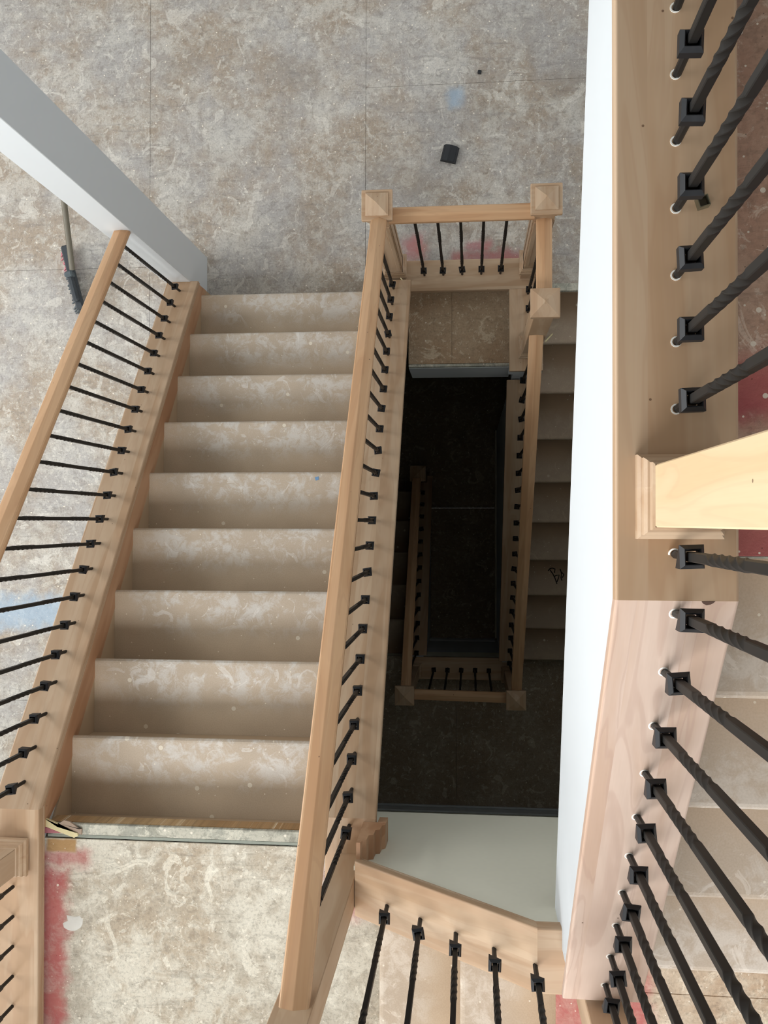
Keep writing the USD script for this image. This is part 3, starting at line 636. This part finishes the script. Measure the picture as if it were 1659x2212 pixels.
# ------------------------------------------------------------------ things lying about
t = thing('plastic_block', (-.107, 1.997, F2), 'black ribbed plastic block lying on the grey subfloor', 'plastic block')
rot = trimesh.transformations.rotation_matrix(math.radians(-14), (0, 0, 1))
def put(m, x, y, z): m.apply_transform(rot); m.apply_translation((x, y, z)); return m
prof = [(-.042, 0), (.042, 0), (.043, .010), (.030, .026), (.006, .033), (-.006, .033), (-.030, .028), (-.043, .012)]
b0 = sweep(prof, (0, -.043, 0), (0, .043, 0)); obj('body', put(b0, -.107, 1.997, F2), 'black_plastic', t)
for k in range(7):
    x = -.033 + .011 * k; z = .0315 - abs(x) * .28
    obj('rib', put(box(x - .0022, x + .0022, -.041, .041, z - .004, z + .003, .001), -.107, 1.997, F2), 'black_plastic', t)
c = box(-.010, .010, -.010, .010, 0, .014, .003); c.apply_transform(rot); c.apply_translation((.053, 2.44, F2))
p = obj('plastic_chip', c, 'black_plastic'); tag(p, 'tiny black chip alone on the grey subfloor near the top', 'debris')
# square metal sleeve on the cap
t = thing('metal_sleeve', tuple(at_depth(1515, 441, F3 + CAP)), 'small open square metal sleeve standing on the near wooden cap', 'metal sleeve')
ring = lambda h, z: np.array([(sx * h, sy * h, z) for sx, sy in ((1, 1), (-1, 1), (-1, -1), (1, -1))])
s_ = loft([ring(.0068, 0), ring(.0078, 0), ring(.0078, .014), ring(.0066, .014)], closed=True)
s_.apply_transform(trimesh.transformations.rotation_matrix(math.radians(17), (0, 0, 1))); s_.apply_translation(at_depth(1515, 441, F3 + CAP)); obj('sleeve', s_, 'brass', t)
d_ = box(-.0066, .0066, -.0066, .0066, .0005, .004); d_.apply_transform(trimesh.transformations.rotation_matrix(math.radians(17), (0, 0, 1))); d_.apply_translation(at_depth(1515, 441, F3 + CAP)); obj('insert', d_, 'pipe', t)
# push broom
br = thing('push_broom', (-2.23, 1.38, F2), 'grey push broom lying on the subfloor beside the white wall end', 'broom')
A0, A1 = at_depth(139.5, 531, F2 + .07), at_depth(175, 668, F2 + .07)
ax = A1 - A0; Lb = np.linalg.norm(ax); ax /= Lb; an = math.atan2(ax[1], ax[0])
def along(m, o): m.apply_transform(trimesh.transformations.rotation_matrix(an, (0, 0, 1))); m.apply_translation(o); return m
O = np.array([A0[0], A0[1], F2])
obj('head', along(box(0, Lb, -.022, .022, .055, .085, .008), O), 'grey_plastic', br)
obj('socket', along(box(Lb * .50, Lb * .90, -.017, .017, .085, .118, .010), O), 'grey_plastic', br)
obj('clamp', along(box(Lb * .44, Lb * .53, -.023, .023, .082, .132, .008), O), 'bristle_grey', br, label='pale grey clamp at the end of the handle')
nb = 26
tufts = [[], []]
for k in range(nb):
    for side in (-1, 1, 0):
        x0 = Lb * (k + .5) / nb; o = np.array([x0, side * .015, .056]); e = np.array([x0 + random.uniform(-.008, .008), side * .022 + random.uniform(-.006, .006) - .038, .002])
        tufts[0 if k < nb * .32 else 1].append(along(tube([o, e], .004, 5), O))
pb = obj('bristles', cat_(*tufts[0]), 'bristle_pink', br, label='pinkish bristle tufts'); tag(pb, kind='stuff')
pb = obj('bristles', cat_(*tufts[1]), 'bristle_grey', br, label='grey bristle tufts'); tag(pb, kind='stuff')
h0 = at_depth(156, 582, F2 + .11); h1 = at_depth(143.5, 478, F2 + .26)
obj('handle', tube([h0, h0 + (h1 - h0) * 2.2], .0155, 14), 'pipe', br, smooth=40)
# shims and scraps at the landing edge
def slab(pix, z, th):
    P = [at_depth(u, v, z + th) for u, v in pix]; n = len(P)
    V = np.vstack([P, np.array(P) - [0, 0, th]]); F = [(0, i, i + 1) for i in range(1, n - 1)] + [(n, n + i + 1, n + i) for i in range(1, n - 1)]
    for i in range(n): j = (i + 1) % n; F += [(i, n + i, n + j), (i, n + j, j)]
    m = raw(V, F); m.fix_normals(); return m
p = obj('wood_shim', slab(((94, 1767), (123, 1779), (123, 1786), (167, 1800), (168, 1806), (160, 1810), (94, 1784)), L1 + .001, .010), 'shim_wood'); tag(p, 'pale yellow wood shim lying across the left end of the landing edge', 'wood shim')
p = obj('board_scrap', slab(((127, 1779), (138, 1772), (150, 1775), (160, 1782), (170, 1791), (176, 1791), (176, 1803), (168, 1800)), L1 + .0005, .007), 'board_scrap'); tag(p, 'torn brown board scrap beside the yellow shim', 'scrap')
p = obj('red_scrap', slab(((94, 1785), (133, 1799.5), (94, 1800)), L1 + .0005, .003), 'bristle_pink'); tag(p, 'small red painted wedge under the yellow shim', 'scrap')
z3 = F2 - R + .002
p = obj('wood_stick', tube([at_depth(1177.6, 738, z3 + .16), at_depth(1193, 721.5, z3 + .01)], .004, 6), 'shim_wood'); tag(p, 'thin pale stick leaning on the plain pyramid newel', 'stick')
zt4 = zC(1.2182) + R * 4
p = obj('blue_tape', slab(((680, 1031), (688, 1029), (689, 1036), (682, 1038)), zt4 + .0002, .0012), 'blue_tape'); tag(p, 'tiny scrap of blue tape on a tread of the wide flight', 'tape')
p = obj('wood_splinter', slab(((864.2, 600.5), (866, 600), (870.2, 604.8), (868.6, 605.6)), zC(1.17) + HC + .001, .002), 'shim_wood'); tag(p, 'tiny pale splinter at the top of the inner low wall cap', 'splinter')

a = np.linspace(0, 2 * math.pi, 15)[:-1]; rr = .029 + rng.uniform(-.009, .009, 14); c0 = at_depth(158, 1995, L1)
V = np.vstack([np.stack([c0[0] + rr * np.cos(a) * 1.05, c0[1] + rr * np.sin(a), np.full(14, L1 + .0002)], 1), np.stack([c0[0] + rr * .8 * np.cos(a), c0[1] + rr * .8 * np.sin(a), np.full(14, L1 + .0022)], 1)])
F = [(i, (i + 1) % 14, 14 + i) for i in range(14)] + [((i + 1) % 14, 14 + (i + 1) % 14, 14 + i) for i in range(14)] + [(14, 14 + i, 15 + i) for i in range(1, 13)]
p = obj('plaster_splat', raw(V, F), 'plaster_white', smooth=True); tag(p, 'round white plaster splat on the half landing near the red painted band', 'plaster')
